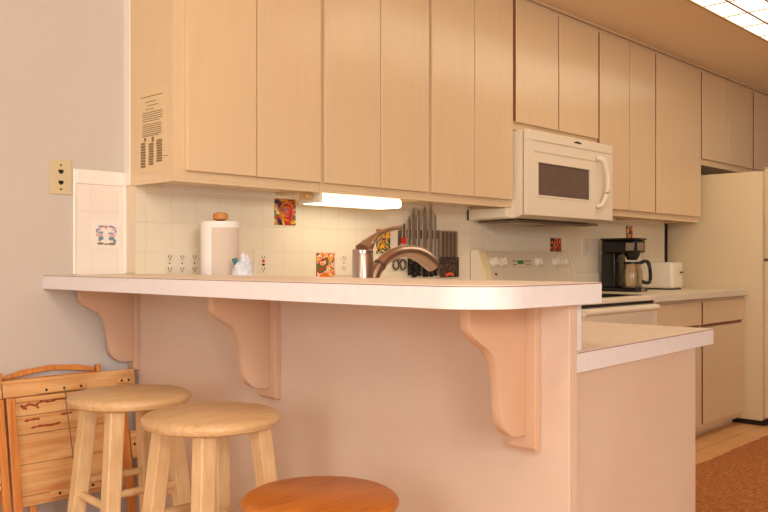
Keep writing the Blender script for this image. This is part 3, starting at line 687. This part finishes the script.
# ------------------------------------------------------------------ stools
def stool(cx, cy, h, label, ms, ml, zr=(.455, .49), rz=0):
    t = thing('bar_stool', label, 'stool', (cx, cy, 0), 'round wooden bar stools')
    r = .169; th = .031
    b = nb(); lathe(b, [(0, h-th), (r-.014, h-th), (r-.005, h-th+.004), (r, h-th*.55), (r-.001, h-th*.35), (r-.006, h-.006), (r-.016, h-.0008), (0, h)], cx, cy, 64)
    obj('seat', b, ms, t, True)
    def at(sx, sy, z):
        k = (h-th-z)/(h-th); rr = .082+.062*k
        return Vector((cx+sx*rr, cy+sy*rr, z))
    for sx, sy in ((-1, 1), (-1, -1), (1, -1), (1, 1)):
        b = nb(); beam(b, at(sx, sy, 0), at(sx, sy, h-th-.0005), .041, .041, .004); obj('leg', b, ml, t)
    for z, pairs in ((zr[0], (((-1, 1), (-1, -1)), ((1, 1), (1, -1)))), (zr[1], (((-1, -1), (1, -1)), ((-1, 1), (1, 1)))), (zr[0]-.25, (((-1, 1), (-1, -1)), ((1, 1), (1, -1)))), (zr[1]-.25, (((-1, -1), (1, -1)), ((-1, 1), (1, 1))))):
        for p, q in pairs:
            b = nb(); tube(b, [at(*p, z), at(*q, z)], .0105, 12); obj('rung', b, ml, t, True)
    t.rotation_euler = (0, 0, math.radians(rz))
stool(-.394, -.645, .745, 'pale wooden bar stool nearest the wall, beside the folded tables', M['stoolseat'], M['stool'], rz=-4)
stool(-.416, -1.074, .744, 'pale wooden bar stool in the middle of the row', M['stoolseat'], M['stool'], rz=2)
stool(-.411, -1.466, .617, 'lower amber-stained wooden stool nearest the camera', M['orange'], M['orangeleg'], (.36, .395))

# ------------------------------------------------------------------ folded tray tables leaning on the wall
LEAN = math.radians(10)
def lean(name, label, x, y, group='folded wooden tray tables against the wall'):
    return thing(name, label, 'table', (x, y, 0), group, (-LEAN, 0, 0))
def lb(x0, x1, c0, c1, z0, z1, bev=.003): return box(nb(), x0, x1, c0, c1, z0, z1, bev)
def screw(bm, x, y, z, r=.0045): lathe(bm, [(0, 0), (r, 0), (r, .0012), (0, .0012)], 0, 0, 12, Matrix.Translation((x, y, z)) @ Matrix.Rotation(math.pi/2, 4, 'X'))
ox = -.40
t = lean('tray_table', 'folded wooden tray table showing its planked underside and wire', ox, -.182)
L = lambda x: x-ox
obj('top_rail', lb(L(-.512), L(-.044), -.0, .022, .683, .738), M['traywood'], t)
b = nb()
zz = [.332, .366, .465, .560, .620, .6825]
for z0, z1 in zip(zz, zz[1:]): box(b, L(-.479), L(-.118), .004, .018, z0+.0006, z1-.0006, .0015)
pl = obj('plank_top', b, M['traywood'], t)
b = nb()
for pts in ([(-.46, .655), (-.445, .650), (-.43, .656), (-.41, .651), (-.39, .660), (-.36, .657), (-.33, .663), (-.30, .660)], [(-.455, .648), (-.44, .642)], [(-.41, .652), (-.40, .640)],
            [(-.45, .603), (-.42, .606), (-.40, .605)], [(-.43, .578), (-.40, .582), (-.36, .580), (-.33, .584)], [(-.33, .61), (-.29, .612)]):
    tube(b, smooth_curve([(L(x), .0042, z) for x, z in pts], 3), [.0010+.0042*abs(math.sin(k*1.7)) for k in range((len(pts)-1)*3+1)], 6)
obj('crack', b, M['knot'], pl)
obj('stile', lb(L(-.508), L(-.480), -.014, -.0008, .02, .682), M['traywoodz'], t)
obj('stile', lb(L(-.120), L(-.092), -.014, -.0008, .02, .682), M['traywoodz'], t)
obj('cross_rail', lb(L(-.479), L(-.121), -.011, -.0, .664, .680), M['traywood'], t)
for (x0, x1, z0, z1, scr) in [(-.402, -.238, .686, .706, (-.377, -.316, -.257)), (-.388, -.325, .346, .368, (-.359,)), (-.270, -.215, .350, .372, (-.243,)), (-.116, -.066, .690, .708, (-.105, -.078)), (-.088, -.066, .425, .52, (-.077,))]:
    c = obj('cleat', lb(L(x0), L(x1), -.014, -.0006, z0, z1, .002), M['pinex'], t)
    for s in scr:
        b = nb(); screw(b, L(s), -.0142, (z0+z1)/2); obj('screw', b, M['dark'], c)
b = nb(); tube(b, [(L(-.316), -.017, .696), (L(-.311), -.014, .60), (L(-.303), -.013, .47), (L(-.301), -.013, .36)], .0017, 8); obj('wire', b, M['wirem'], t)
for x0, x1 in ((-.452, -.430), (-.16, -.138)): obj('leg', lb(L(x0), L(x1), .0, .014, .0, .331), M['traywoodz'], t)
# second one, further left
ox2 = -.632
t = lean('tray_table', 'folded wooden tray table at the left edge of the photo', ox2, -.185)
obj('plank_top', lb(-.10, .090, .003, .017, .36, .682), M['traywood'], t)
obj('top_rail', lb(-.125, .116, -.0, .022, .683, .738), M['traywood'], t)
obj('stile', lb(.0915, .116, -.012, .010, .0, .682), M['traywoodz'], t)
obj('stile', lb(-.125, -.1015, -.012, .010, .0, .682), M['traywoodz'], t)
c = obj('cleat', lb(.060, .090, -.010, .0024, .40, .58, .002), M['pinex'], t)
for z in (.42, .50):
    b = nb(); screw(b, .083, -.0102, z); obj('screw', b, M['dark'], c)
# the rack with an arched handle standing behind them
t = lean('tray_table_rack', 'wooden tray-table rack with arched handle behind the folded tables', -.33, -.150, None)
pts = [(-.165, .738), (-.155, .752), (-.10, .766), (0, .774), (.10, .766), (.145, .754), (.155, .738), (.06, .751), (0, .756), (-.06, .751)]
obj('arched_handle', prism(nb(), pts, 'Y', -.0, .016, .002), M['traywoodz'], t)
for x in (-.176, .166):
    obj('post', lb(x-.008, x+.008, -.002, .018, .0, .762, .003), M['traywoodz'], t)
obj('side_rail', lb(-.16, .155, .0, .016, .700, .7385, .003), M['traywoodz'], t)
t2 = obj('cross_bar', lb(-.167, .157, .0, .016, .12, .16, .003), M['traywoodz'], t)

# ------------------------------------------------------------------ rug
m = bpy.data.materials.new('jute_weave'); m.use_nodes = True
nt = m.node_tree; N = nt.nodes; Lk = nt.links; bs = N['Principled BSDF']; bs.inputs['Roughness'].default_value = .95
tc = N.new('ShaderNodeTexCoord'); mp = N.new('ShaderNodeMapping'); mp.inputs['Scale'].default_value = (3, 16, 1)
w = N.new('ShaderNodeTexNoise'); w.inputs['Scale'].default_value = 6; w.inputs['Detail'].default_value = 5
wv = N.new('ShaderNodeTexWave'); wv.bands_direction = 'Y'; wv.inputs['Scale'].default_value = 22; wv.inputs['Distortion'].default_value = 2.5; wv.inputs['Detail'].default_value = 2
mx = N.new('ShaderNodeMath'); mx.operation = 'ADD'; r = N.new('ShaderNodeValToRGB')
r.color_ramp.elements[0].color = srgb(126, 66, 26); r.color_ramp.elements[1].color = srgb(216, 140, 74); r.color_ramp.elements[0].position = .35; r.color_ramp.elements[1].position = 1.0
ml = N.new('ShaderNodeMath'); ml.operation = 'MULTIPLY'; ml.inputs[1].default_value = .35
Lk.new(tc.outputs['Object'], mp.inputs[0]); Lk.new(mp.outputs[0], w.inputs['Vector']); Lk.new(tc.outputs['Object'], wv.inputs['Vector'])
Lk.new(wv.outputs['Fac'], ml.inputs[0]); Lk.new(w.outputs['Fac'], mx.inputs[0]); Lk.new(ml.outputs[0], mx.inputs[1]); Lk.new(mx.outputs[0], r.inputs[0]); Lk.new(r.outputs[0], bs.inputs['Base Color'])
bp = N.new('ShaderNodeBump'); bp.inputs['Strength'].default_value = .6; bp.inputs['Distance'].default_value = .004
Lk.new(mx.outputs[0], bp.inputs['Height']); Lk.new(bp.outputs[0], bs.inputs['Normal'])
t = thing('rug', 'brown woven jute rug on the kitchen floor tiles', 'rug', (2.8, -1.4, 0))
pts = [(x/100, -.882+random.uniform(-.006, .006)) for x in range(470, 119, -3)]+[(1.2, -1.95), (4.70, -1.95)]
obj('weave', prism(nb(), pts, 'Z', .0005, .012), m, t)

for o in list(bpy.data.objects):
    if '_o' in o.keys(): del o['_o']
